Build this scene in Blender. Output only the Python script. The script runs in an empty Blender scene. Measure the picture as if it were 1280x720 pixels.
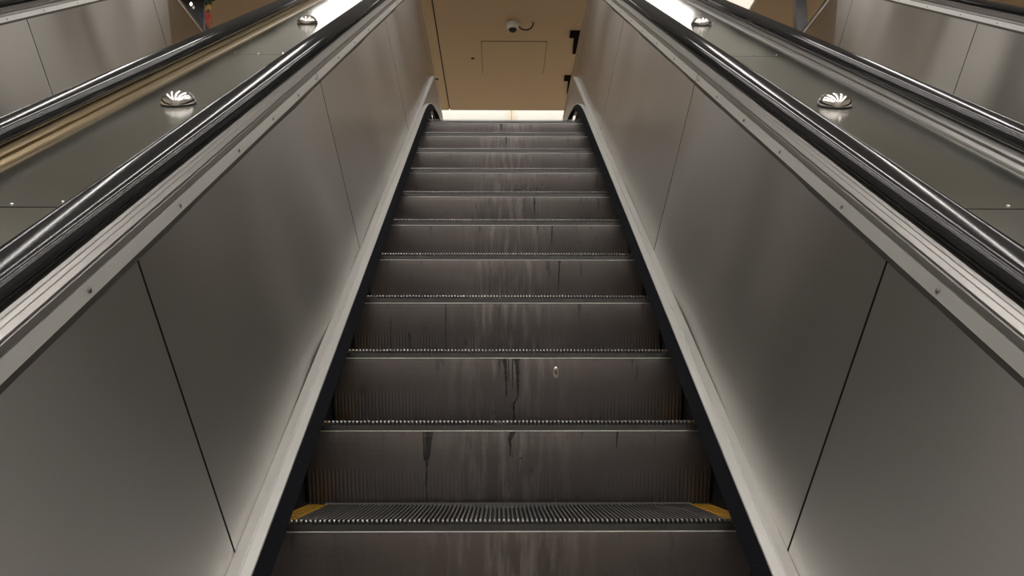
import bpy, math, random
from mathutils import Vector, Matrix
random.seed(7)
SC = bpy.context.scene
COL = SC.collection

# ------------------------------------------------------------------ camera
cam_d = bpy.data.cameras.new('camera'); cam = bpy.data.objects.new('camera', cam_d)
COL.objects.link(cam)
cam_d.sensor_fit = 'HORIZONTAL'; cam_d.sensor_width = 36.0
cam_d.lens = 1189.57/1280*36.0
cam_d.clip_start = .05; cam_d.clip_end = 200
F = Vector((.01207941, .98986324, .1415092)); R = Vector((.99992668, -.01207845, -.00086568)); U = Vector((-.0008523, -.14150928, .98993656))
M = Matrix((R, U, -F)).transposed().to_4x4(); M.translation = Vector((-.0222, -2.0145, .19484))
cam.matrix_world = M
SC.camera = cam

# ------------------------------------------------------------------ view, world
SC.view_settings.view_transform = 'Standard'; SC.view_settings.look = 'None'
SC.view_settings.gamma = 1; SC.view_settings.use_curve_mapping = False
SC.view_settings.exposure = 0.1
w = bpy.data.worlds.new('world'); SC.world = w; w.use_nodes = True
w.node_tree.nodes['Background'].inputs[0].default_value = (1, .93, .84, 1)
w.node_tree.nodes['Background'].inputs[1].default_value = .05

CEIL_Z = 4.795; LAND_Z = 2.13
HALL_Z = 6.6; YB = 6.3; Y0 = -15.0
# luminous strips: (x0, x1, y0, y1, z, radiance)
LIGHTS = [(x-.05, x+.05, -13.5, 2.6, HALL_Z, 38.0) for x in (-5.4, -3.6, -1.8, 0, 1.8, 3.6, 5.4)] + [(2.25, 2.75, 7.3, 8.22, CEIL_Z, .85), (-3.2, -2.8, 9.3, 11.1, CEIL_Z, 15.0), (2.8, 3.2, 9.3, 11.1, CEIL_Z, 15.0)]  # last two: unseen landing panels, added to brighten the tan ceiling

# ------------------------------------------------------------------ materials
def new_mat(name):
    m = bpy.data.materials.new(name); m.use_nodes = True
    nt = m.node_tree; b = nt.nodes['Principled BSDF']
    return m, nt, b
def nd(nt, t, **k):
    n = nt.nodes.new(t)
    for a, v in k.items(): setattr(n, a, v)
    return n
def plain(name, col, rough=.5, metal=0., spec=.5, bump=0., bscale=40.):
    m, nt, b = new_mat(name)
    b.inputs['Base Color'].default_value = (*col, 1); b.inputs['Roughness'].default_value = rough
    b.inputs['Metallic'].default_value = metal; b.inputs['Specular IOR Level'].default_value = spec
    if bump:
        tc = nd(nt, 'ShaderNodeTexCoord'); n = nd(nt, 'ShaderNodeTexNoise'); n.inputs['Scale'].default_value = bscale
        bp = nd(nt, 'ShaderNodeBump'); bp.inputs['Strength'].default_value = bump; bp.inputs['Distance'].default_value = .01
        nt.links.new(tc.outputs['Object'], n.inputs['Vector']); nt.links.new(n.outputs['Fac'], bp.inputs['Height']); nt.links.new(bp.outputs['Normal'], b.inputs['Normal'])
    return m
def brushed(name, col, rough, aniso, tangent, wob=.15, wscale=1.6, streak=(1, 1, 1), rvar=.08, cvar=.12, fine=0.02, fdir=(60, 1, 1)):
    """metal with brushing; tangent = direction in which highlights spread; object coordinates = world here"""
    m, nt, b = new_mat(name)
    L = nt.links.new
    b.inputs['Metallic'].default_value = 1
    b.inputs['Anisotropic'].default_value = aniso
    cv = nd(nt, 'ShaderNodeCombineXYZ')
    for i in range(3): cv.inputs[i].default_value = tangent[i]
    if aniso: L(cv.outputs[0], b.inputs['Tangent'])
    tc = nd(nt, 'ShaderNodeTexCoord')
    rt = nd(nt, 'ShaderNodeMapping'); rt.inputs['Rotation'].default_value = (math.radians(-30), 0, 0); L(tc.outputs['Object'], rt.inputs[0])
    mp = nd(nt, 'ShaderNodeMapping'); mp.inputs['Scale'].default_value = streak; L(rt.outputs[0], mp.inputs[0])
    n1 = nd(nt, 'ShaderNodeTexNoise'); n1.inputs['Scale'].default_value = wscale; n1.inputs['Detail'].default_value = 0 if wscale < 3 else 3; L(mp.outputs[0], n1.inputs['Vector'])
    r = nd(nt, 'ShaderNodeMapRange'); r.inputs['To Min'].default_value = rough-rvar; r.inputs['To Max'].default_value = rough+rvar
    L(n1.outputs['Fac'], r.inputs['Value']); L(r.outputs[0], b.inputs['Roughness'])
    mp2 = nd(nt, 'ShaderNodeMapping'); mp2.inputs['Scale'].default_value = fdir; L(rt.outputs[0], mp2.inputs[0])
    n2 = nd(nt, 'ShaderNodeTexNoise'); n2.inputs['Scale'].default_value = 6; n2.inputs['Detail'].default_value = 4; L(mp2.outputs[0], n2.inputs['Vector'])
    mx = nd(nt, 'ShaderNodeMix', data_type='RGBA')
    mx.inputs['A'].default_value = (*[c*(1-cvar) for c in col], 1); mx.inputs['B'].default_value = (*[min(1, c*(1+cvar)) for c in col], 1)
    ad = nd(nt, 'ShaderNodeMath', operation='ADD'); L(n1.outputs['Fac'], ad.inputs[0]); L(n2.outputs['Fac'], ad.inputs[1])
    hf = nd(nt, 'ShaderNodeMath', operation='MULTIPLY'); hf.inputs[1].default_value = .5; L(ad.outputs[0], hf.inputs[0])
    L(hf.outputs[0], mx.inputs['Factor']); L(mx.outputs['Result'], b.inputs['Base Color'])
    b1 = nd(nt, 'ShaderNodeBump'); b1.inputs['Strength'].default_value = wob; b1.inputs['Distance'].default_value = .05; L(n1.outputs['Fac'], b1.inputs['Height'])
    b2 = nd(nt, 'ShaderNodeBump'); b2.inputs['Strength'].default_value = fine; b2.inputs['Distance'].default_value = .003; L(n2.outputs['Fac'], b2.inputs['Height'])
    L(b1.outputs['Normal'], b2.inputs['Normal']); L(b2.outputs['Normal'], b.inputs['Normal'])
    return m
S30, C30 = .5, math.cos(math.radians(30))
UP = (0, -S30, C30)      # across the incline
AL = (0, C30, S30)       # along the incline
M_PANEL = brushed('panel_steel', (.45, .435, .41), .345, 1.0, UP, wob=.0, wscale=1.4, rvar=.05, fine=.01, fdir=(40, .4, 40), cvar=.06)
M_DECK = brushed('deck_steel', (.60, .61, .575), .17, .0, AL, wob=.05, wscale=2.2, rvar=.05, fine=.0, fdir=(1, 1, 1))
M_TRIM = brushed('trim_aluminium', (.88, .88, .86), .46, .0, AL, wob=0, wscale=9, streak=(3, .2, 3), rvar=.05, fine=.02, fdir=(40, 1.5, 40), cvar=.06)
M_MOULD = brushed('moulding_aluminium', (.37, .36, .345), .38, .0, AL, wob=0, wscale=4, streak=(6, .1, 6), rvar=.012, fine=.0, fdir=(40, .3, 40), cvar=.05)
M_MOULD_REFL = plain('moulding_tan_reflection', (.42, .33, .20), .33, 1)  # tan reflection of the ceiling painted into the moulding colour
M_SKIRT = brushed('skirt_black', (.012, .012, .014), .5, .0, AL, wob=.05, wscale=8, rvar=.1, fine=.02, fdir=(1, 1, 1))
M_SKIRT.node_tree.nodes['Principled BSDF'].inputs['Metallic'].default_value = 0; M_SKIRT.node_tree.nodes['Principled BSDF'].inputs['Specular IOR Level'].default_value = .2
M_BRUSH = brushed('black_bristle', (.004, .0045, .007), .8, .0, AL, wob=0, wscale=20, rvar=.1, fine=.9, fdir=(3, 40, 40))
M_BRUSH.node_tree.nodes['Principled BSDF'].inputs['Metallic'].default_value = 0; M_BRUSH.node_tree.nodes['Principled BSDF'].inputs['Specular IOR Level'].default_value = .12
M_RUBBER = brushed('handrail_rubber', (.012, .012, .013), .11, .0, AL, wob=0.0, wscale=6, streak=(1.5, .15, 1.5), rvar=.05, fine=.02, fdir=(2, .8, 2))
M_RUBBER.node_tree.nodes['Principled BSDF'].inputs['Metallic'].default_value = 0
M_LIP = plain('lip_metal', (.16, .15, .14), .5, 1)
M_DARK = plain('dark_gap', (.01, .01, .01), .7)
M_SCREW = plain('screw_steel', (.25, .24, .22), .35, 1)
M_BRIGHT = plain('bright_screw', (.9, .9, .88), .25, 1)
M_DOME = plain('dome_steel', (.62, .60, .58), .14, 1)
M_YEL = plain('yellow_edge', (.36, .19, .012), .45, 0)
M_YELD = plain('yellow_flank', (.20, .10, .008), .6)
M_TREAD = brushed('tread_metal', (.36, .35, .34), .38, 0, AL, wob=0, wscale=12, rvar=.1, fine=0, cvar=.35)
M_NOSE = brushed('nose_metal', (.09, .087, .085), .42, 0, AL, wob=0, wscale=30, rvar=.1, fine=.02, cvar=.5)
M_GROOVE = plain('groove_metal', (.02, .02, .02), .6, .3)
M_STAIN = plain('grease_stain', (.012, .010, .009), .5, 0, bump=.4, bscale=300)
M_DENT = plain('dent_metal', (.5, .46, .42), .3, 1)

def riser_mat():
    m, nt, b = new_mat('riser_metal'); L = nt.links.new
    b.inputs['Metallic'].default_value = .9
    tc = nd(nt, 'ShaderNodeTexCoord'); oi = nd(nt, 'ShaderNodeObjectInfo')
    mul = nd(nt, 'ShaderNodeVectorMath', operation='SCALE'); mul.inputs[0].default_value = (17, 5, 9); L(oi.outputs['Random'], mul.inputs['Scale'])
    add = nd(nt, 'ShaderNodeVectorMath', operation='ADD'); L(tc.outputs['Object'], add.inputs[0]); L(mul.outputs[0], add.inputs[1])
    def noise(sc, detail, rough=.6):
        mp = nd(nt, 'ShaderNodeMapping'); mp.inputs['Scale'].default_value = sc; L(add.outputs[0], mp.inputs[0])
        n = nd(nt, 'ShaderNodeTexNoise'); n.inputs['Scale'].default_value = 1; n.inputs['Detail'].default_value = detail; n.inputs['Roughness'].default_value = rough
        L(mp.outputs[0], n.inputs['Vector']); return n.outputs['Fac']
    big = noise((3, 3, 2), 2); streak = noise((55, 10, 7), 4); blot = noise((26, 26, 12), 5, .7); drip = noise((38, 5, 6), 4, .65)
    # fewer stains towards the sides, more towards the middle: wear of footfall
    sx = nd(nt, 'ShaderNodeSeparateXYZ'); L(tc.outputs['Object'], sx.inputs[0])
    ab = nd(nt, 'ShaderNodeMath', operation='ABSOLUTE'); L(sx.outputs['X'], ab.inputs[0])
    mid = nd(nt, 'ShaderNodeMapRange', interpolation_type='SMOOTHSTEP'); mid.inputs['From Min'].default_value = .02; mid.inputs['From Max'].default_value = .25
    mid.inputs['To Min'].default_value = 1; mid.inputs['To Max'].default_value = 0; L(ab.outputs[0], mid.inputs['Value'])
    c1 = nd(nt, 'ShaderNodeMix', data_type='RGBA'); c1.inputs['A'].default_value = (.105, .095, .092, 1); c1.inputs['B'].default_value = (.26, .235, .228, 1)
    L(big, c1.inputs['Factor'])
    # worn bright streaks in the middle
    r1 = nd(nt, 'ShaderNodeMapRange'); r1.inputs['From Min'].default_value = .45; r1.inputs['From Max'].default_value = .75; L(streak, r1.inputs['Value'])
    m1 = nd(nt, 'ShaderNodeMath', operation='MULTIPLY'); L(r1.outputs[0], m1.inputs[0]); L(mid.outputs[0], m1.inputs[1])
    m1b = nd(nt, 'ShaderNodeMath', operation='MULTIPLY'); m1b.inputs[1].default_value = .5; L(m1.outputs[0], m1b.inputs[0])
    c2 = nd(nt, 'ShaderNodeMix', data_type='RGBA'); L(m1b.outputs[0], c2.inputs['Factor']); L(c1.outputs['Result'], c2.inputs['A']); c2.inputs['B'].default_value = (.52, .49, .475, 1)
    # dark drips hanging from the nose
    zf = nd(nt, 'ShaderNodeMapRange'); zf.inputs['From Min'].default_value = -.20; zf.inputs['From Max'].default_value = -.02; zf.inputs['To Min'].default_value = -.10; zf.inputs['To Max'].default_value = .085; L(sx.outputs['Z'], zf.inputs['Value'])
    a2 = nd(nt, 'ShaderNodeMath', operation='ADD'); L(drip, a2.inputs[0]); L(zf.outputs[0], a2.inputs[1])
    r2 = nd(nt, 'ShaderNodeMapRange'); r2.inputs['From Min'].default_value = .66; r2.inputs['From Max'].default_value = .80; r2.inputs['To Max'].default_value = .7; L(a2.outputs[0], r2.inputs['Value'])
    c3 = nd(nt, 'ShaderNodeMix', data_type='RGBA'); L(r2.outputs[0], c3.inputs['Factor']); L(c2.outputs['Result'], c3.inputs['A']); c3.inputs['B'].default_value = (.02, .017, .015, 1)
    r3 = nd(nt, 'ShaderNodeMapRange'); r3.inputs['From Min'].default_value = .62; r3.inputs['From Max'].default_value = .8; r3.inputs['To Max'].default_value = .6; L(blot, r3.inputs['Value'])
    c4 = nd(nt, 'ShaderNodeMix', data_type='RGBA'); L(r3.outputs[0], c4.inputs['Factor']); L(c3.outputs['Result'], c4.inputs['A']); c4.inputs['B'].default_value = (.03, .026, .022, 1)
    L(c4.outputs['Result'], b.inputs['Base Color'])
    rr = nd(nt, 'ShaderNodeMapRange'); rr.inputs['To Min'].default_value = .28; rr.inputs['To Max'].default_value = .48; L(blot, rr.inputs['Value']); L(rr.outputs[0], b.inputs['Roughness'])
    bp = nd(nt, 'ShaderNodeBump'); bp.inputs['Strength'].default_value = .12; bp.inputs['Distance'].default_value = .004; L(streak, bp.inputs['Height']); L(bp.outputs['Normal'], b.inputs['Normal'])
    return m
M_RISER = riser_mat()
M_CEIL = plain('ceiling_paint', (.62, .45, .275), .65, 0, .3, .15, 2.)
M_HALL = plain('hall_plaster', (.58, .57, .54), .7, 0, .3)
M_WALL = plain('wall_paint', (.46, .44, .40), .7, 0, .3)
M_FLOOR = plain('floor_stone', (.36, .32, .27), .4, 0, .5)
M_WHITE = plain('white_paint', (.80, .79, .74), .5)
M_BROWN = plain('dark_bracket', (.010, .005, .003), 1., 0, .05)
M_PLATE = plain('transition_metal', (.40, .365, .32), .42, 1)
M_GREY = plain('column_grey', (.11, .115, .125), .4, .3)
M_BLACKGL = plain('black_glass', (.012, .011, .012), .15)
M_CAMW = plain('camera_white', (.85, .83, .80), .35)
M_CABLE = plain('cable_black', (.012, .01, .009), .5)
M_LEAF = plain('leaf_green', (.02, .05, .015), .5)
M_FLOW = plain('flower_yellow', (.85, .60, .18), .5)
M_RED = plain('ribbon_red', (.42, .05, .03), .45)
def emis(name, col, s):
    m, nt, b = new_mat(name); b.inputs['Base Color'].default_value = (0.8, .8, .8, 1)
    b.inputs['Emission Color'].default_value = (*col, 1); b.inputs['Emission Strength'].default_value = s
    return m

# ------------------------------------------------------------------ helpers
def obj(name, verts, faces, mat, parent=None, smooth=False, mats=None, fm=None):
    me = bpy.data.meshes.new(name); me.from_pydata([tuple(v) for v in verts], [], faces)
    for m in (mats or [mat]): me.materials.append(m)
    if fm:
        for p, i in zip(me.polygons, fm): p.material_index = i
    if smooth:
        for p in me.polygons: p.use_smooth = True
    me.validate(); me.update()
    import bmesh
    bm = bmesh.new(); bm.from_mesh(me); bmesh.ops.recalc_face_normals(bm, faces=bm.faces); bm.to_mesh(me); bm.free()
    o = bpy.data.objects.new(name, me); COL.objects.link(o)
    if parent: o.parent = parent; o.matrix_parent_inverse = Matrix.Identity(4)
    return o
def empty(name, loc, label=None, cat=None, group=None):
    o = bpy.data.objects.new(name, None); o.empty_display_size = .1; COL.objects.link(o); o.location = loc
    if label: tag(o, label, cat, group)
    return o
def tag(o, label=None, cat=None, group=None, kind=None):
    if label: o['label'] = label
    if cat: o['category'] = cat
    if group: o['group'] = group
    if kind: o['kind'] = kind
    return o
def boxv(x0, x1, y0, y1, z0, z1):
    v = [(x, y, z) for x in (x0, x1) for y in (y0, y1) for z in (z0, z1)]
    f = [(0, 1, 3, 2), (4, 6, 7, 5), (0, 4, 5, 1), (2, 3, 7, 6), (0, 2, 6, 4), (1, 5, 7, 3)]
    return v, f
def box(name, b, mat, parent=None, bevel=0):
    v, f = boxv(*b); o = obj(name, v, f, mat, parent)
    if bevel:
        md = o.modifiers.new('bevel', 'BEVEL'); md.width = bevel; md.segments = 2
    return o
def P(x, n, s): return Vector((x, s*C30 - n*S30, s*S30 + n*C30))
def kink(x, n, c):                 # where the profile point turns from incline to landing level
    return P(x, n, 2*c + .2679492*n)
def sweep(name, prof, mat, parent, s0, s1=None, c=None, yend=None, origin=(0, 0, 0), closed=True, smooth=False):
    """extrude an (x, n) profile along the incline; with c also on along the level landing"""
    og = Vector(origin); rows = []
    rows.append([P(x, n, s0) - og for x, n in prof])
    if s1 is not None: rows.append([P(x, n, s1) - og for x, n in prof])
    else:
        rows.append([kink(x, n, c) - og for x, n in prof])
        rows.append([Vector((x, yend, c+n)) - og for x, n in prof])
    k = len(prof); v = [p for r in rows for p in r]; f = []
    for i in range(len(rows)-1):
        for j in range(k if closed else k-1):
            a = i*k+j; b_ = i*k+(j+1) % k
            f.append((a, b_, b_+k, a+k))
    if closed:
        f.append(tuple(range(k))); f.append(tuple(range((len(rows)-1)*k, len(rows)*k)))
    return obj(name, v, f, mat, parent, smooth)
def level(name, prof, mat, parent, c, yend, origin):
    og = Vector(origin); k = len(prof)
    v = [kink(x, n, c)-og for x, n in prof]+[Vector((x, yend, c+n))-og for x, n in prof]
    f = [(j, (j+1) % k, (j+1) % k+k, j+k) for j in range(k)]+[tuple(range(k)), tuple(range(k, 2*k))]
    return obj(name, v, f, mat, parent)
def disc(name, r, h, mat, parent, frame, pos, origin, seg=10, crown=0.3):
    """low round head (screw); frame = (tangent a, tangent b, normal)"""
    a, b_, n = frame; v = []; f = []; og = Vector(origin)
    for (rr, hh) in ((r, 0), (r, h*.5), (r*.6, h)):
        for i in range(seg):
            t = 2*math.pi*i/seg; v.append(pos + a*rr*math.cos(t) + b_*rr*math.sin(t) + n*hh - og)
    for q in range(2):
        for i in range(seg): f.append((q*seg+i, q*seg+(i+1) % seg, (q+1)*seg+(i+1) % seg, (q+1)*seg+i))
    f.append(tuple(range(2*seg, 3*seg)))
    return obj(name, v, f, mat, parent)

# ------------------------------------------------------------------ setting
def struct(name, o): o.name = name; o['kind'] = 'structure'; return o
YC = 11.57
# the ceiling: boards with a narrow joint along x = -.777
CX = -.777
v = []; f = []; fm = []
for b_ in ((-8, CX-.008, YB, YC, CEIL_Z, CEIL_Z+.12), (CX+.008, 8, YB, YC, CEIL_Z, CEIL_Z+.12)):
    vv, ff = boxv(*b_); f += [tuple(i+len(v) for i in q) for q in ff]; v += vv
struct('ceiling', obj('ceiling', v, f, M_CEIL))
struct('trim_1', box('trim_1', (CX-.03, CX+.03, YB+.02, YC, CEIL_Z+.02, CEIL_Z+.14), M_DARK))
# far wall behind an added light slot, out of view
v = []; f = []
for b_ in ((-8, .148, 12.6, 12.75, LAND_Z, 6.2), (.154, 8, 12.6, 12.75, LAND_Z, 6.2)):
    vv, ff = boxv(*b_); f += [tuple(i+len(v) for i in q) for q in ff]; v += vv
def whitewall():
    m, nt, b = new_mat('white_wall'); L = nt.links.new
    tc = nd(nt, 'ShaderNodeTexCoord'); sx = nd(nt, 'ShaderNodeSeparateXYZ'); L(tc.outputs['Object'], sx.inputs[0])
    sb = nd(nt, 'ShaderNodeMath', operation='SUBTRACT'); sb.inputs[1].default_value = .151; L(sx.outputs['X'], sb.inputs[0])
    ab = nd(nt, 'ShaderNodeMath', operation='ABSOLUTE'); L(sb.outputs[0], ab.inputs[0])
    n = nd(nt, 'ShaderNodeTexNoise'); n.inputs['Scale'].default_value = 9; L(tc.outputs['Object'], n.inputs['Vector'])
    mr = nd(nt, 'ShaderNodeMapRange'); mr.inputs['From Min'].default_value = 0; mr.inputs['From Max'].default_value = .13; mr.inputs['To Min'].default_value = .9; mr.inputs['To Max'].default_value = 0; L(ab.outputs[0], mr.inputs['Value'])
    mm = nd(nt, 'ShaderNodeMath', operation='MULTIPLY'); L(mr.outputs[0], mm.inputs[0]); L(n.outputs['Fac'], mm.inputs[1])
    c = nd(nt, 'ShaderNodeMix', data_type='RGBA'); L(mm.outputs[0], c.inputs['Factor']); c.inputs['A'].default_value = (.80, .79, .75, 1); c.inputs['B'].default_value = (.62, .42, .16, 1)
    L(c.outputs['Result'], b.inputs['Base Color']); b.inputs['Roughness'].default_value = .6
    return m
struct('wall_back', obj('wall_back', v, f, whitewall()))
struct('trim_2', box('trim_2', (.10, .20, 12.75, 12.78, LAND_Z, 6.2), M_BROWN))
al = bpy.data.lights.new('wall_fill_light', 'AREA'); al.shape = 'RECTANGLE'; al.size = 15; al.size_y = .5; al.energy = 115; al.color = (1, .97, .9)
ao = bpy.data.objects.new('wall_fill_light', al); COL.objects.link(ao); ao.location = (0, 12.05, 5.6); ao.rotation_euler = (math.radians(25), 0, 0)  # unseen lamp added to wash the far wall with light
struct('ceiling_slot', box('ceiling_slot', (-8, 8, YC-.1, 12.75, 6.2, 6.3), M_WHITE)).name = 'trim_3'
struct('wall_left', box('wall_left', (-8.1, -8, Y0, 12.75, -2.6, HALL_Z), M_WALL))
struct('wall_right', box('wall_right', (8, 8.1, Y0, 12.75, -2.6, HALL_Z), M_WALL))
struct('wall_front', box('wall_front', (-8, 8, Y0-.1, Y0, -2.6, HALL_Z), M_HALL))
struct('ceiling_hall', box('ceiling_hall', (-8, 8, Y0, YB, HALL_Z, HALL_Z+.1), M_HALL))
struct('wall_bulkhead', box('wall_bulkhead', (-8, 8, YB-.06, YB, CEIL_Z, HALL_Z), M_HALL))
struct('floor', box('floor', (-8, 8, 3.96, 12.6, LAND_Z-.25, LAND_Z-.01), M_FLOOR))
lf = box('floor_lower', (-8, 8, Y0, 12.6, -2.6, -2.5), M_FLOOR); struct('floor_lower', lf)

# ------------------------------------------------------------------ escalator steps
DY, DZ = .4064*C30, .2032
HW = .500; NC = 102; PITCH = 2*(HW-.004)/NC
def riser_pt(t): # t 0..1 from nose down
    t = max(0.0, min(1.0, t)); return .004 + .045*t**1.6, -.0235 - .178*t
def step_meshes():
    ms = {}
    # tread cleats (dark) + yellow edges: comb profile run front to back
    def comb(x0, cnt, tipw=.42, depth=.39, hgt=.0105, ys=0, into=None):
        v, f = into or ([], [])
        for i in range(cnt):
            xc = x0 + (i+.5)*PITCH; wt = PITCH*tipw/2; wb = PITCH*.56/2
            b = len(v)
            for y in (ys, depth):
                yy = y + (.0012 if y == ys else 0)
                v += [(xc-wb, y, -hgt), (xc-wt, y, -.0012), (xc-wt*.5, yy, 0), (xc+wt*.5, yy, 0), (xc+wt, y, -.0012), (xc+wb, y, -hgt)]
            v += [(xc-wb+(wb-wt)*.62, ys, -.0048), (xc+wb-(wb-wt)*.62, ys, -.0048)]
            for j in range(5): f.append((b+j, b+j+1, b+j+7, b+j+6))
            f.append((b+12, b+1, b+2, b+3, b+4, b+13)); f.append((b, b+12, b+13, b+5)); f.append(tuple(b+6+j for j in range(6)))
        return v, f
    ms['yl'] = comb(-HW+.004, 5, .55, ys=.014); ms['yr'] = comb(HW-.004-5*PITCH, 5, .55, ys=.014)
    ms['cl'] = comb(-HW+.004+5*PITCH, NC-10)
    comb(-HW+.004, 5, depth=.0138, into=ms['cl']); comb(HW-.004-5*PITCH, 5, depth=.0138, into=ms['cl'])
    # tread plate
    ms['plate'] = boxv(-HW, HW, .0005, .39, -.0226, -.0105)
    # riser: ribbed, curving back
    v = []; f = []; NR = 12; xs = []
    for i in range(NC):
        x = -HW+.004+i*PITCH
        xs += [(x, 0), (x+PITCH*.36, 0), (x+PITCH*.5, 1), (x+PITCH*.86, 1)]
    xs.append((HW-.004, 0))
    k = len(xs)
    for j in range(NR+1):
        t = j/NR; y, z = riser_pt(t); e = max(0, min(1, (t-.45)/.45)); e = e*e*(3-2*e)*.0016
        for x, g in xs: v.append((x, y+g*e, z))
    for j in range(NR):
        for i in range(k-1): f.append((j*k+i, j*k+i+1, (j+1)*k+i+1, (j+1)*k+i))
    ms['riser'] = (v, f)
    # rounded flange at riser top
    v = []; f = []
    pr = [(.0035, -.0268), (.0022, -.0262), (.0018, -.0250), (.0024, -.0240), (.006, -.0238)]
    for x in (-HW+.004, HW-.004): v += [(x, a, b) for a, b in pr]
    for j in range(4): f.append((j, j+1, j+6, j+5))
    ms['flange'] = (v, f)
    # side cheeks
    for s, key in ((-1, 'cl_l'), (1, 'cl_r')):
        v = []; f = []; b = 0; pts = [(.0045, -.0235)]+[riser_pt(j/6) for j in range(1, 7)]+[(.36, -.2), (.39, -.0226)]
        for x in (s*HW, s*(HW-.004)): v += [(x, a, c) for a, c in pts]
        n = len(pts)
        f.append(tuple(b+i for i in range(n))); f.append(tuple(b+n+i for i in range(n)))
        for i in range(n): f.append((b+i, b+(i+1) % n, b+n+(i+1) % n, b+n+i))
        ms[key] = (v, f)
    return ms
MS = step_meshes()
step0 = empty('escalator_step', (0, 0, 0))
def part(name, key, mat, par=step0, sm=False): return obj(name, MS[key][0], MS[key][1], mat, par, sm)
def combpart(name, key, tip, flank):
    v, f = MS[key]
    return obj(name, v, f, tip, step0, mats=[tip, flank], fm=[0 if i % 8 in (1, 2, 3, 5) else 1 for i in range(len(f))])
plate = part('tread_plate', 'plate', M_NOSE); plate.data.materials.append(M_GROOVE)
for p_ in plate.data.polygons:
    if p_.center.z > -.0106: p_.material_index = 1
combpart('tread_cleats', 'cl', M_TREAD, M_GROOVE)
y1 = combpart('side_strip', 'yl', M_YEL, M_YELD); y1['label'] = 'yellow ribbed strip along the tread side'
y2 = combpart('side_strip', 'yr', M_YEL, M_YELD); y2['label'] = 'yellow ribbed strip along the tread side'
part('riser', 'riser', M_RISER); part('riser_flange', 'flange', M_TRIM, sm=True); part('step_cheek', 'cl_l', M_NOSE); part('step_cheek', 'cl_r', M_NOSE)
PARTS = list(step0.children)
ORD = ['lowest escalator step in view, whole ribbed tread with yellow side strips',
       'second escalator step from the bottom, long black drip left of centre down its riser',
       'third escalator step from the bottom, bowed black drip at mid riser and a small dent',
       'fourth escalator step from the bottom, two thin dark scratches at the left of its riser',
       'fifth escalator step from the bottom, just above the step with two thin scratches',
       'sixth escalator step from the bottom, two thin drips right of centre on its riser',
       'seventh escalator step from the bottom, one short drip right of centre under its nose',
       'eighth escalator step from the bottom, dark speckled smear across the middle of its riser',
       'ninth escalator step from the bottom, third from the top of the flight',
       'tenth escalator step from the bottom, directly under the topmost step',
       'topmost escalator step, its dark edge against the white wall band']
steps = []
for k in range(11):
    if k == 0: o = step0
    else:
        o = step0.copy(); COL.objects.link(o)
        for c in PARTS:
            d = c.copy(); COL.objects.link(d); d.parent = o
    drop = {9: .006, 10: .019}.get(k, 0)
    o.location = (0, k*DY, k*DZ-drop)
    tag(o, ORD[k], 'escalator step', 'steps of the middle escalator')
    steps.append(o)
# grease drips, laid on the riser surface
def on_riser(x, t, off=.0009):
    y, z = riser_pt(t); return (x, y-off, z)
def drip(k, path, name='grease_drip', mat=None, seed=1):
    rnd = random.Random(seed); v = []; f = []
    # path = [(x, t, halfwidth)]
    pts = []
    for i in range(len(path)-1):
        (x0, t0, w0), (x1, t1, w1) = path[i], path[i+1]
        n = max(2, int(math.hypot((x1-x0)/.18, t1-t0)*26))
        for q in range(n):
            a = q/n; pts.append((x0+(x1-x0)*a+rnd.uniform(-.0006, .0006), t0+(t1-t0)*a, max(.0004, (w0+(w1-w0)*a)*rnd.uniform(.6, 1.3))))
    pts.append(path[-1])
    for i, (x, t, w_) in enumerate(pts): v += [on_riser(x-w_, t), on_riser(x+w_, t)]
    for i in range(len(pts)-1): f.append((2*i, 2*i+1, 2*i+3, 2*i+2))
    return obj(name, v, f, mat or M_STAIN, steps[k])
def px2x(px, k): # approximate place across the step from the photo
    W = {0: 556.5, 1: 465, 2: 402, 3: 352, 4: 314, 5: 288, 6: 260, 7: 238.6, 8: 220.5}[k]; c = {0: 639, 1: 636.5, 2: 633, 3: 633, 4: 632.5, 5: 632, 6: 632, 7: 631.7, 8: 632}[k]
    return (px-c)/W*.914
drip(1, [(px2x(535, 1), 0, .0045), (px2x(535, 1), .12, .006), (px2x(534, 1), .32, .0065), (px2x(533, 1), .42, .005), (px2x(533, 1), .52, .0022), (px2x(532, 1), .75, .0016), (px2x(533, 1), 1, .0018)], seed=3)
drip(1, [(px2x(529, 1), .05, .002), (px2x(530, 1), .42, .0015)], seed=4)
drip(1, [(px2x(641, 1), .02, .006), (px2x(637, 1), .12, .004), (px2x(638, 1), .36, .001)], seed=5)
drip(1, [(px2x(648, 1), .40, .001), (px2x(651, 1), .39, .003), (px2x(653, 1), .37, .001)], seed=6)
drip(1, [(px2x(772, 1), 0, .003), (px2x(771, 1), .25, .001)], seed=16)
drip(2, [(px2x(629, 2), 0, .006), (px2x(630, 2), .2, .004), (px2x(631, 2), .62, .0015)], seed=7)
drip(2, [(px2x(643, 2), 0, .007), (px2x(645, 2), .25, .005), (px2x(645.5, 2), .6, .0018), (px2x(640, 2), .74, .003), (px2x(634, 2), .76, .0015)], seed=8)
drip(2, [(px2x(640, 2), .75, .003), (px2x(641, 2), 1, .003)], seed=9)
drip(3, [(px2x(487, 3), .28, .0012), (px2x(487, 3), 1, .0009)], seed=10)
drip(3, [(px2x(510, 3), .55, .003), (px2x(511, 3), .7, .0012), (px2x(512, 3), 1, .0009)], seed=11)
drip(3, [(px2x(556, 3), 0, .0016), (px2x(556, 3), 1, .0011)], seed=12)
drip(4, [(px2x(699, 4), 0, .004), (px2x(698, 4), .35, .002), (px2x(697, 4), .6, .0008)], seed=13)
drip(5, [(px2x(691, 5), 0, .003), (px2x(690, 5), .45, .001)], seed=14)
drip(5, [(px2x(672, 5), 0, .003), (px2x(672, 5), .22, .001)], seed=17)
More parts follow.
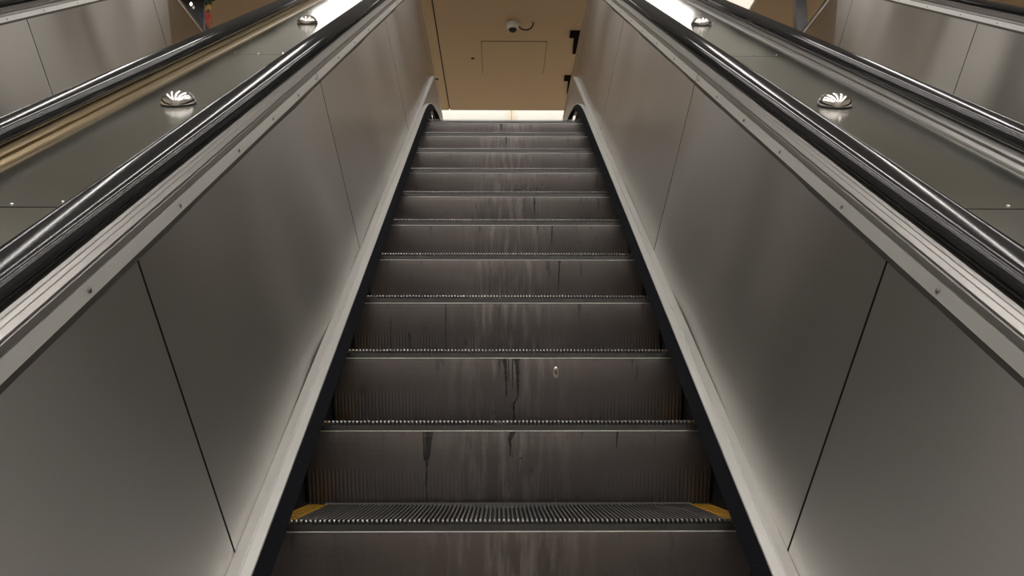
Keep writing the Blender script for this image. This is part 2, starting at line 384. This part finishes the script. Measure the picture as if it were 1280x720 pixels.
drip(6, [(px2x(668, 6), 0, .006), (px2x(669, 6), .45, .001)], seed=15)
drip(9, [(.01, 0, .006), (.01, .25, .003)], seed=18)
drip(10, [(-.02, 0, .008), (-.018, .22, .004)], seed=19)
for dx, t1_, w_, sd in ((-.010, .30, .0014, 31), (-.005, .5, .0012, 32), (.009, .36, .0016, 33), (.013, .2, .001, 34)):
    drip(1, [(px2x(534, 1)+dx, .0, w_), (px2x(534, 1)+dx*.8, t1_*.6, w_), (px2x(534, 1)+dx*.6, t1_, w_*.4)], seed=sd)
for dx, t0_, t1_, w_, sd in ((-.022, 0, .16, .002, 41), (-.006, 0, .4, .0015, 42), (.006, .0, .5, .0016, 43), (.020, 0, .3, .0022, 44), (.027, 0, .12, .001, 45)):
    drip(2, [(px2x(636, 2)+dx, t0_, w_), (px2x(636, 2)+dx*.9, t1_*.6, w_), (px2x(636, 2)+dx*.85, t1_, w_*.4)], seed=sd)
rnd = random.Random(77); v = []; f = []
for q in range(150):
    x = rnd.gauss(px2x(650, 7), .085); t = min(.97, max(.03, rnd.gauss(.62, .25))); w_ = rnd.uniform(.0006, .0022); h_ = rnd.uniform(.02, .09)
    b = len(v); v += [on_riser(x-w_, t-h_/2), on_riser(x+w_*.4, t-h_/2), on_riser(x+w_, t+h_*.2), on_riser(x, t+h_/2), on_riser(x-w_*.7, t+h_*.3)]; f.append(tuple(range(b, b+5)))
sm = obj('grease_specks', v, f, M_STAIN, steps[7]); sm['kind'] = 'stuff'
# small dent on the third riser
v = []; f = []
for i in range(10):
    a = 2*math.pi*i/10
    for rr, off in ((.005, .0003), (.0085, .0028), (.0115, .0002)):
        v.append(on_riser(px2x(693, 2)+rr*math.cos(a)*.8, .24+rr*math.sin(a)/.12, off+.0004))
for i in range(10):
    j = (i+1) % 10
    for q in range(2): f.append((3*i+q, 3*j+q, 3*j+q+1, 3*i+q+1))
obj('dent', v, f, M_DENT, steps[2], True)
box('comb_plate', (-.498, .498, 3.95, 4.25, 2.085, 2.118), M_NOSE); cp = COL.objects['comb_plate']
tag(cp, 'metal comb plate where the steps slide under the upper landing', 'comb plate')

# ------------------------------------------------------------------ balustrades
S0 = -3.4; YE = 7.4
def flip(prof, sx, cx): return [(cx+sx*x, n) for x, n in prof]
INC = [(.020, .015)]
def arch_path():
    z0, Rr = 2.36, 2.9
    sk = (z0-.07*C30)/S30; K = P(0, .07, sk); L = Rr*math.tan(math.radians(15)); cy = K.y+L; cz = z0-Rr
    pts = [(P(0, .07, S0).y, P(0, .07, S0).z)]
    for a in range(30, -1, -3): pts.append((cy-Rr*math.sin(math.radians(a)), cz+Rr*math.cos(math.radians(a))))
    pts.append((YE, z0)); return pts
ARCH = arch_path()
TOPUP_N = .085; TOPUP = .105      # at the landing the handrail side steps up a little more than the skirt trim
def balustrade(cx, sx, label, c, seams, screws, side):
    cT = c+(TOPUP if cx == 0 else TOPUP_N)
    root = empty('escalator_balustrade', P(cx+sx*.55, 0, 0), label, 'escalator balustrade')
    og = root.location
    T = .018
    ph = random.uniform(0, 6)
    def bow(s, n):   # oil-canning of the sheet, a couple of millimetres
        return .0030*math.sin(5.1*s+ph+1.1*n)+.0016*math.sin(9.7*s+2.3*ph-2*n)+.0004*math.sin(17*s+ph*3+3*n)
    def sheet(e0, e1, mitre=False):
        NS, NN = 48, 7; vv = []; ff = []; fmm = []
        for i in range(NS+1):
            for j in range(NN+1):
                n = .055+(.637-.055)*j/NN; x = .514+(n-.06)*.1704
                top = e1 if not mitre else 2*c+.2679492*.06-g
                s = e0+(top-e0)*i/NS
                d = bow(s, n)*math.sin(math.pi*i/NS)**.5
                vv.append(P(cx+sx*(x-d), n+d*.17, s)-og)
        b0 = len(vv)
        for i in range(NS+1):
            for n in (.055, .637):
                x = .514+(n-.06)*.1704+T; top = e1 if not mitre else 2*c+.2679492*.06-g
                vv.append(P(cx+sx*x, n, e0+(top-e0)*i/NS)-og)
        for i in range(NS):
            for j in range(NN): a = i*(NN+1)+j; ff.append((a, a+1, a+NN+2, a+NN+1)); fmm.append(0)
            a = b0+2*i; ff.append((a, a+1, a+3, a+2)); fmm.append(1)
            ff.append((i*(NN+1), (i+1)*(NN+1), a+2, a)); fmm.append(1)
            ff.append((i*(NN+1)+NN, (i+1)*(NN+1)+NN, a+3, a+1)); fmm.append(1)
        ff.append(tuple(range(NN+1))+(b0+1, b0)); fmm.append(1)
        q = NS*(NN+1); ff.append(tuple(range(q, q+NN+1))+(b0+2*NS+1, b0+2*NS)); fmm.append(1)
        o = obj('inner_panel', vv, ff, M_PANEL, root, mats=[M_PANEL, M_DARK], fm=fmm)
        for p_ in o.data.polygons: p_.use_smooth = p_.material_index == 0
        o.data.set_sharp_from_angle(angle=math.radians(30))
        return o
    prf = lambda a, b: [(.514+(a-.06)*.1704, a), (.514+(b-.06)*.1704, b), (.514+(b-.06)*.1704+T, b), (.514+(a-.06)*.1704+T, a)]
    g = .0036
    e = [S0]+seams
    for i in range(len(e)):
        last = i == len(e)-1
        sheet(e[i]+g, (e[i+1]-g) if not last else None, last)
    # last panel: turns from the incline to the level landing
    sq = 2*c+.2679492*.06+g; poly = []
    for off in (0, T):
        xb, xt = cx+sx*(.513+off), cx+sx*(.6123+off)
        poly.append([P(xb, .055, sq)-og, P(xt, .637, sq)-og, kink(xt, .637, cT)-og, Vector((xt, YE, cT+.637))-og, Vector((xb, YE, c+.055))-og])
    vv = poly[0]+poly[1]; ff = [(0, 1, 2), (0, 2, 3), (0, 3, 4), (5, 6, 7), (5, 7, 8), (5, 8, 9)]+[(j, (j+1) % 5, (j+1) % 5+5, j+5) for j in range(5)]
    obj('inner_panel', vv, ff, M_PANEL, root, mats=[M_PANEL, M_DARK], fm=[0]*6+[1]*5)
    # dark backing behind joints and the shadow gap under the moulding
    sweep('backing', flip([(.514+.0195, .05), (.633, .66), (.64, .66), (.54, .05)], sx, cx), M_DARK, root, S0, c=cT, yend=YE, origin=og)
    # skirt trim
    sweep('outer_trim_strip', flip([(.4877, .068), (.489, .0702), (.5125, .0635), (.5138, .062), (.5138, .045), (.4877, .045)], sx, cx), M_TRIM, root, S0, c=c, yend=YE, origin=og)
    def along(prof, name, mat, smooth=False):
        rows = []
        for i, (y, z) in enumerate(ARCH):
            a = ARCH[max(0, i-1)]; b_ = ARCH[min(len(ARCH)-1, i+1)]
            if i == 0: b_ = ARCH[1]
            if i == 1: a = (y-C30, z-S30); b_ = (y+C30, z+S30)
            if i == len(ARCH)-2: a = (y-1, z); b_ = (y+1, z)
            d = Vector((0, b_[0]-a[0], b_[1]-a[1])).normalized(); nn = Vector((0, -d.z, d.y))
            rows.append([Vector((x, y, z))+nn*n-og for x, n in prof])
        k = len(prof); vv = [q for r in rows for q in r]; ff = []
        for i in range(len(rows)-1):
            for j in range(k): ff.append((i*k+j, i*k+(j+1) % k, (i+1)*k+(j+1) % k, (i+1)*k+j))
        ff += [tuple(range(k)), tuple(range((len(rows)-1)*k, len(rows)*k))]
        return obj(name, vv, ff, mat, root, smooth)
    along(flip([(.4635, .001), (.4645, .0025), (.4855, -.0005), (.4868, -.002), (.4868, -.014), (.4635, -.014)], sx, cx), 'inner_trim_strip', M_TRIM)
    along(flip([(.5050, -.012), (.5090, -.012), (.5090, -.42), (.5050, -.42)], sx, cx), 'skirt_panel', M_SKIRT)
    br = along(flip([(.4642, -.0005), (.4625, -.004), (.4520, -.0250), (.4445, -.0400), (.4455, -.0420), (.4600, -.034), (.4850, -.015), (.4850, -.004)], sx, cx), 'skirt_brush', M_BRUSH)
    br['label'] = 'black bristle strip along the steps'
    # triangular plate between the rounded and the mitred trim at the top
    x0, x1 = cx+sx*.4866, cx+sx*.4885; ps = [q for q in ARCH[1:]]
    top = [P(0, .06, 2*c-1.2), kink(0, .06, c), Vector((0, YE, c+.06))]
    poly = [(y, z-.008) for y, z in ps]; poly2 = [(t.y, t.z) for t in reversed(top)]
    pl = poly+poly2; n = len(pl)
    vv = [Vector((x, y, z))-og for x in (x0, x1) for y, z in pl]
    obj('transition_plate', vv, [tuple(range(n)), tuple(range(n, 2*n))]+[(i, (i+1) % n, n+(i+1) % n, n+i) for i in range(n)], M_PLATE, root)
    # top moulding: screw face, ribs, slope under the handrail, outer cheek down to the deck
    face = [(.6125, .648), (.6190, .6705), (.6225, .6703), (.6225, .667), (.6180, .648)]
    sweep('face_strip', flip([(.6125, .648), (.6190, .6708), (.6300, .6690), (.6240, .6470)], sx, cx), M_TRIM, root, S0, c=cT, yend=YE, origin=og)
    lip = sweep('lower_lip', flip([(.6135, .6375), (.6148, .6485), (.6190, .6480), (.6180, .6375)], sx, cx), M_LIP, root, S0, c=cT, yend=YE, origin=og)
    lip['label'] = 'dark recessed strip under the screw face'
    mould = [(.6215, .668), (.6215, .6725), (.6192, .6730), (.6188, .6745), (.6212, .6835), (.6228, .6842), (.6250, .6845), (.6250, .6868), (.6222, .6880), (.6222, .6893),
             (.6300, .6945), (.6306, .6942), (.6314, .6955), (.6372, .6992), (.6378, .6988), (.6386, .7002), (.6440, .7028), (.656, .7028), (.658, .712), (.706, .712), (.708, .7028), (.716, .7012),
             (.7330, .6935), (.7340, .6860), (.7400, .6850), (.7420, .6905), (.7440, .6915), (.7480, .6905), (.7540, .6860), (.7560, .6820), (.7560, .670), (.7440, .670), (.7440, .678), (.640, .678), (.640, .668)]
    mo = sweep('handrail_guide', flip(mould, sx, cx), M_MOULD_REFL if side == 'nb' else M_MOULD, root, S0, c=cT, yend=YE, origin=og)
    a = Vector((0, C30, S30)); nn = Vector((sx*.27, -.96*S30, .96*C30)).normalized()
    nrm = Vector((-sx*.96, -.27*S30, .27*C30)).normalized()
    fs = [o for o in root.children if o.name.startswith('face_strip')][0]
    for s in screws:
        q = P(cx+sx*.6150, .6585, s)
        disc('screw', .0042, .0016, M_SCREW, fs, (a, nn, nrm), q-nrm*-.0006, og)
    # mouth of each moulding length: thin joint line
    for s in (1.475,):
        jv = [P(cx+sx*x, n, s+d)-og for d in (-.0012, .0012) for x, n in ((.6118, .647), (.6182, .6712), (.6262, .670), (.620, .646))]
        obj('moulding_joint', jv, [(0, 1, 2, 3), (4, 5, 6, 7), (0, 1, 5, 4), (1, 2, 6, 5), (2, 3, 7, 6), (3, 0, 4, 7)], M_DARK, root)
    return root
SP = 1.875
SCR = [-.79, -.368, .05, .476, .822, 1.155, 1.44, 1.90, 2.32, 2.74, 3.16, 3.58, 4.0, 4.42, 4.84]
CC = 2.545; CN = 2.545
balustrade(0, -1, 'steel balustrade along the left side of the middle escalator steps', CC, [-.187, 1.50, 3.38], SCR, 'l')
balustrade(0, 1, 'steel balustrade along the right side of the middle escalator steps', CC, [-.187, 1.485, 3.41], SCR, 'r')
NX = 1.782
FSEAM = [-.45, 1.425, 3.30]
FSC = [2.28, 2.69, 3.11, 3.51, 3.93, 4.35, 4.77]
balustrade(-NX, 1, 'near balustrade of the left neighbouring escalator, moulding coloured with a tan reflection beside the left deck', CN, FSEAM, [], 'nb')
balustrade(-NX, -1, 'far balustrade of the left neighbouring escalator, bright steel in the top left corner', CN, FSEAM, FSC, 'f')
balustrade(NX, -1, 'near balustrade of the right neighbouring escalator, moulding beside the right deck', CN, FSEAM, [], 'n')
balustrade(NX, 1, 'far balustrade of the right neighbouring escalator, bright steel in the top right corner', CN, FSEAM, FSC, 'f')

# ------------------------------------------------------------------ handrails
def handrail(x, c, label):
    root_o = P(x, .72, 0)
    N = 28; prof = []
    for i in range(N):
        t = 2*math.pi*i/N; ct, st = math.cos(t), math.sin(t)
        prof.append((x+.040*math.copysign(abs(ct)**.62, ct), .7215+.0178*math.copysign(abs(st)**.75, st)))
    # rounded bend at the landing
    rows = []
    s_in = 2*c+.2*.72-.25
    rows.append([P(a, n, S0) for a, n in prof]); 
    Rr = 1.1
    K0 = kink(0, .72, c); L = Rr*math.tan(math.radians(15))
    for q in range(0, 9):
        th = math.radians(30*(1-q/8))
        cy = K0.y+L; cz = K0.z-Rr
        for_n = [Vector((a, cy-(Rr+(n-.72))*math.sin(th), cz+(Rr+(n-.72))*math.cos(th))) for a, n in prof]
        rows.append(for_n)
    yend = YE-.1
    rows.append([Vector((a, yend, c+n)) for a, n in prof])
    # newel turn
    rc = .2; base = c+.72
    for q in range(1, 13):
        th = math.radians(180*q/12)
        rows.append([Vector((a, yend+(rc+n-.72)*math.sin(th), base-rc+(rc+n-.72)*math.cos(th))) for a, n in prof])
    k = N; v = [p-root_o for r in rows for p in r]; f = []
    for i in range(len(rows)-1):
        for j in range(k): f.append((i*k+j, i*k+(j+1) % k, (i+1)*k+(j+1) % k, (i+1)*k+j))
    f += [tuple(range(k)), tuple(range((len(rows)-1)*k, len(rows)*k))]
    o = obj('escalator_handrail', v, f, M_RUBBER, None, True); o.location = root_o
    tag(o, label, 'handrail')
HX = .682
handrail(-HX, CC+TOPUP, 'black rubber handrail on the left of the middle escalator, worn glossy')
handrail(HX, CC+TOPUP, 'black rubber handrail on the right of the middle escalator')
handrail(-NX+HX, CN+TOPUP_N, 'black handrail beyond the left dome studs, near side of the left neighbouring escalator')
handrail(NX-HX, CN+TOPUP_N, 'black handrail beyond the right dome studs, near side of the right neighbouring escalator')
handrail(-NX-HX, CN+TOPUP_N, 'black handrail in the top left corner, on the far balustrade')
handrail(NX+HX, CN+TOPUP_N, 'black handrail in the top right corner, on the far balustrade')

# ------------------------------------------------------------------ decks between the escalators
def deck(sx, label):
    root = empty('escalator_deck', P(sx*.891, .66, 0), label, 'deck cover'); og = root.location
    e = [S0, -1.88, -.033, 1.82, 3.253, 5.1]
    for i in range(5):
        x0, x1 = sorted((sx*.7565, sx*1.0255))
        o = sweep('deck_panel', [(x0, .672), (x0, .6805), (x1, .6805), (x1, .672)], M_DECK, root, e[i]+.0026, e[i+1]-.0026, origin=og)
        o.data.materials.append(M_DARK)
        for p_ in o.data.polygons:
            if abs(p_.normal.dot(Vector((0, C30, S30)))) > .9: p_.material_index = 1
        a = Vector((1, 0, 0)); b_ = Vector((0, C30, S30)); nn = Vector((0, -S30, C30))
        for (dx, s) in ((-.09, e[i]+.05), (.0, e[i]+.02), (.085, e[i]+.035)):
            disc('screw', .0032, .0020, M_BRIGHT, o, (a, b_, nn), P(sx*.891+dx, .6805, s), og)
    # level part on the landing
    x0, x1 = sorted((sx*.7565, sx*1.0255)); p = [(x0, .672), (x0, .6805), (x1, .6805), (x1, .672)]
    level('deck_panel', p, M_DECK, root, CC+TOPUP, YE, og)
    sweep('backing', [(x0, .660), (x0, .6705), (x1, .6705), (x1, .660)], M_DARK, root, S0, c=CC+TOPUP, yend=YE, origin=og)
deck(-1, 'steel deck cover with dome studs between left handrails')
deck(1, 'steel deck cover with dome studs between right handrails')
# dome studs
def dome(x, s, label):
    root = empty('dome_stud', P(x, .6805, s), label, 'dome stud', 'dome studs on the escalator decks')
    root.rotation_euler = (math.radians(30), 0, 0)
    v = [(0, 0, .037)]; f = []; NS = 40; NR = 10; Rr = .0455
    for j in range(1, NR+1):
        ph = math.pi/2*j/NR
        for i in range(NS):
            t = 2*math.pi*i/NS; v.append((Rr*math.sin(ph)*math.cos(t), Rr*math.sin(ph)*math.sin(t), .003+.034*math.cos(ph)))
    for i in range(NS): f.append((0, 1+i, 1+(i+1) % NS))
    for j in range(NR-1):
        for i in range(NS): f.append((1+j*NS+i, 1+j*NS+(i+1) % NS, 1+(j+1)*NS+(i+1) % NS, 1+(j+1)*NS+i))
    obj('cap', v, f, M_DOME, root, True)
    v = []; f = []
    for z in (0.0003, .0032):
        for i in range(NS): t = 2*math.pi*i/NS; v.append((.0462*math.cos(t), .0462*math.sin(t), z))
    for i in range(NS): f.append((i, (i+1) % NS, NS+(i+1) % NS, NS+i))
    f += [tuple(range(NS)), tuple(range(NS, 2*NS))]
    obj('base_ring', v, f, M_DARK, root)
dome(-.885, .912, 'lower of the two steel dome studs on the left deck, the larger')
dome(-.895, 2.795, 'upper of the two steel dome studs on the left deck, near the glare')
dome(.881, .915, 'lower of the two steel dome studs on the right deck, the larger')
dome(.889, 2.80, 'upper of the two steel dome studs on the right deck')

# ------------------------------------------------------------------ lights in the ceiling
WHERE = ['by the left wall of the hall', 'over the far left neighbouring flight', 'over the left deck', 'over the middle steps', 'over the right deck', 'over the far right neighbouring flight', 'by the right wall of the hall', 'in the tan ceiling, beyond the right handrail', 'added out of view over the landing on the left', 'added out of view over the landing on the right']
for i, (x0, x1, y0, y1, z_, e) in enumerate(LIGHTS):
    root = empty('ceiling_light', ((x0+x1)/2, (y0+y1)/2, z_), 'luminous ceiling panel '+WHERE[i], 'ceiling light', 'luminous ceiling panels')
    w_, h_ = (x1-x0)/2, (y1-y0)/2
    em = emis('lamp_%d' % i, (1, .955, .91) if e > 2 else (1, .86, .72), e)
    segs = [(-h_, h_)]
    for a, b_ in segs: box('diffuser', (-w_, w_, a, b_, -.012, -.004), em, root)
    v = []; f = []
    for (a, b_, c_, d_) in ((-w_-.02, w_+.02, -h_-.02, -h_), (-w_-.02, w_+.02, h_, h_+.02), (-w_-.02, -w_, -h_, h_), (w_, w_+.02, -h_, h_)):
        vv, ff = boxv(a, b_, c_, d_, -.018, 0); f += [tuple(q+len(v) for q in t) for t in ff]; v += vv
    obj('frame', v, f, M_WHITE, root)

cl = empty('cove_light', (0, YB-.06, CEIL_Z+.19), 'long luminous strip along the foot of the ceiling bulkhead', 'ceiling light')
cm_ = emis('cove_lamp', (1, .97, .94), 2.3)
cm2 = emis('cove_lamp_centre', (1, .96, .92), 3.5)
for a, b_ in ((-1.85, -1.2), (1.2, 1.85)): box('diffuser', (a, b_, -.02, -.002, -.14, .60), cm_, cl)
box('diffuser', (-.28, .28, -.02, -.002, -.14, .45), cm2, cl)
box('frame', (-2.62, 2.62, -.0019, 0, -.16, .62), M_WHITE, cl)

# ------------------------------------------------------------------ things on the ceiling
def tube(name, pts, r, mat, parent=None, seg=10):
    v = []; f = []; n = len(pts)
    for i, p in enumerate(pts):
        d = (pts[min(n-1, i+1)]-pts[max(0, i-1)]).normalized()
        a = d.cross(Vector((.13, 1, .21))).normalized(); b_ = d.cross(a)
        for j in range(seg): t = 2*math.pi*j/seg; v.append(p+a*r*math.cos(t)+b_*r*math.sin(t))
    for i in range(n-1):
        for j in range(seg): f.append((i*seg+j, i*seg+(j+1) % seg, (i+1)*seg+(j+1) % seg, (i+1)*seg+j))
    f += [tuple(range(seg)), tuple(range((n-1)*seg, n*seg))]
    return obj(name, v, f, mat, parent, True)
def lathe(name, prof, mat, parent, seg=28):
    v = []; f = []
    for r, z in prof:
        for i in range(seg): t = 2*math.pi*i/seg; v.append((r*math.cos(t), r*math.sin(t), z))
    for j in range(len(prof)-1):
        for i in range(seg): f.append((j*seg+i, j*seg+(i+1) % seg, (j+1)*seg+(i+1) % seg, (j+1)*seg+i))
    f += [tuple(range(seg)), tuple(range((len(prof)-1)*seg, len(prof)*seg))]
    return obj(name, v, f, mat, parent, True)
sc = empty('security_camera', (.117, 8.45, CEIL_Z), 'white dome security camera on the tan ceiling with curled black cable', 'security camera')
lathe('housing', [(.070, 0), (.074, -.004), (.074, -.045), (.068, -.062), (.056, -.074), (.050, -.080)], M_CAMW, sc)
lathe('lens_dome', [(.048, -.078), (.046, -.096), (.036, -.112), (.018, -.122), (.002, -.124)], M_BLACKGL, sc)
pts = [Vector((.060, 0, -.060))]
for q in range(0, 15):
    t = math.radians(200+q*(360-200+0)/14*.98); pts.append(Vector((.148+.086*math.cos(t), -.005, -.018+.075*math.sin(t))))
pts.append(Vector((.236, -.005, .0)))
tube('cable', pts, .0085, M_CABLE, sc)
box('cable_outlet', (.20, .275, -.02, .02, -.006, 0), M_CEIL, sc)
# access hatch: a flush board in a thin dark joint
hx0, hx1, hy0, hy1 = -.254, .536, 9.0, 10.05
h = empty('access_hatch', ((hx0+hx1)/2, (hy0+hy1)/2, CEIL_Z), 'square flush access hatch outlined in the tan ceiling below the security camera', 'access hatch')
w_, h_ = (hx1-hx0)/2, (hy1-hy0)/2
box('joint', (-w_-.008, w_+.008, -h_-.012, h_+.012, -.003, -.001), plain('hatch_joint', (.20, .14, .085), .8), h)
box('cover', (-w_, w_, -h_, h_, -.007, -.001), M_CEIL, h)
for (x, y, lb) in ((-.377, 9.549, 'small dark fixing hole in the ceiling left of the hatch'), (-.883, 10.29, 'small dark fixing hole in the ceiling beside the long joint')):
    o = lathe('fixing_hole', [(.022, 0), (.022, -.004), (.014, -.005)], M_BROWN, None, 14); o.location = (x, y, CEIL_Z); tag(o, lb, 'fixing')
def bracket(x, y, w0, label):
    v = []; f = []
    # L-shaped dark bracket: flange under the ceiling and a tapering drop
    vv, ff = boxv(0, .30, 0, w0, -.02, 0); v += vv; f += ff
    b_ = len(v)
    for yy in (w0, w0+.50):
        x0_ = .055 if yy == w0 else .075; v += [(x0_, yy, 0), (.30, yy, 0), (.30, yy, -.02), (x0_, yy, -.02)]
    f += [(b_, b_+1, b_+2, b_+3), (b_+4, b_+5, b_+6, b_+7)]+[(b_+j, b_+(j+1) % 4, b_+4+(j+1) % 4, b_+4+j) for j in range(4)]
    o = obj('ceiling_bracket', v, f, M_BROWN); o.location = (x, y, CEIL_Z); tag(o, label, 'bracket', 'dark brown ceiling brackets')
bracket(.80, 8.67, .18, 'dark brown L-shaped ceiling bracket, the nearer and larger one by the right balustrade')
bracket(.83, 10.12, .18, 'dark brown L-shaped ceiling bracket, the farther and smaller one by the right balustrade')

# ------------------------------------------------------------------ posts on the landing
def post(x0, x1, y0, y1, name, mat, label, cat):
    root = empty(name, ((x0+x1)/2, (y0+y1)/2, LAND_Z-.01), label, cat)
    a, b_ = (x1-x0)/2, (y1-y0)/2
    box('shaft', (-a, a, -b_, b_, .06, CEIL_Z-LAND_Z+.01-.05), mat, root, .01)
    box('base', (-a-.012, a+.012, -b_-.012, b_+.012, 0, .06), M_BLACKGL, root); box('head', (-a-.006, a+.006, -b_-.006, b_+.006, CEIL_Z-LAND_Z+.01-.05, CEIL_Z-LAND_Z+.01), M_BLACKGL, root)
    return root
post(3.004, 3.12, 7.2, 7.32, 'metal_post', M_GREY, 'dark grey metal post behind the right neighbouring escalator', 'post')
post(-3.04, -3.007, 7.18, 7.28, 'metal_post', M_GREY, 'thin grey metal post beside the garland, top left', 'post')
dp = empty('shop_screen', (-3.47, 7.25, LAND_Z-.01), 'black glass shop screen behind the left neighbouring escalator', 'shop screen')
box('pane', (-.9, .418, -.02, .02, .05, CEIL_Z-LAND_Z-.04), M_BLACKGL, dp); box('frame', (-.9, .418, -.025, .025, 0, .05), M_GREY, dp)
gb = lathe('light_bulb', [(.003, .02), (.009, .013), (.012, 0), (.008, -.010), (.002, -.014)], emis('bulb', (1, .9, .8), 9), None, 14)
# ------------------------------------------------------------------ flower garland beside the thin post
gb.location = (-3.17, 7.19, 4.42); tag(gb, 'tiny bright bulb shining in front of the black shop screen', 'light bulb')
ga = empty('flower_garland', (-2.974, 7.14, 4.455), 'hanging garland of green leaves, yellow flowers and red ribbon beside the thin post', 'garland')
rnd = random.Random(5)
def leaf_mesh(name, n, cx, cz, spread, ln, wd, mat, par):
    v = []; f = []
    for i in range(n):
        a = rnd.uniform(0, 2*math.pi); t = rnd.uniform(-.5, .5)
        base = Vector((cx+rnd.uniform(-spread, spread), rnd.uniform(-.02, .02), cz+rnd.uniform(-spread, spread)))
        d = Vector((math.cos(a), t*.6, math.sin(a))).normalized(); s_ = d.cross(Vector((0, 1, 0.2))).normalized(); up = d.cross(s_)
        b_ = len(v)
        v += [base, base+d*ln*.5+s_*wd+up*.003, base+d*ln, base+d*ln*.5-s_*wd+up*.003, base+d*ln*.5-up*.006]
        f += [(b_, b_+1, b_+4), (b_+1, b_+2, b_+4), (b_+2, b_+3, b_+4), (b_+3, b_, b_+4)]
    return obj(name, v, f, mat, par)
leaf_mesh('leaves', 16, .0, .0, .035, .075, .014, M_LEAF, ga)
leaf_mesh('flowers', 26, -.005, -.10, .02, .022, .007, M_FLOW, ga)
# ribbon: two folded tails
v = []; f = []
for (x0, x1, w_, z0, z1) in ((-.015, .0, .020, -.13, -.29), (.0, .05, .010, -.13, -.27)):
    b_ = len(v); n = 9
    for i in range(n):
        t = i/(n-1); x = x0+(x1-x0)*t; z = z0+(z1-z0)*t; y = .012*math.sin(t*7)
        for sx_ in (-1, 1):
            for th in (0, .002): v.append((x+sx_*w_*(1-.3*t), y+th, z))
    for i in range(n-1):
        q = b_+i*4
        f += [(q, q+2, q+6, q+4), (q+1, q+3, q+7, q+5), (q, q+1, q+5, q+4), (q+2, q+3, q+7, q+6)]
obj('ribbon', v, f, M_RED, ga)
tube('string', [Vector((0, 0, .015)), Vector((0, 0, -.06)), Vector((-.003, 0, -.15))], .003, M_LEAF, ga)
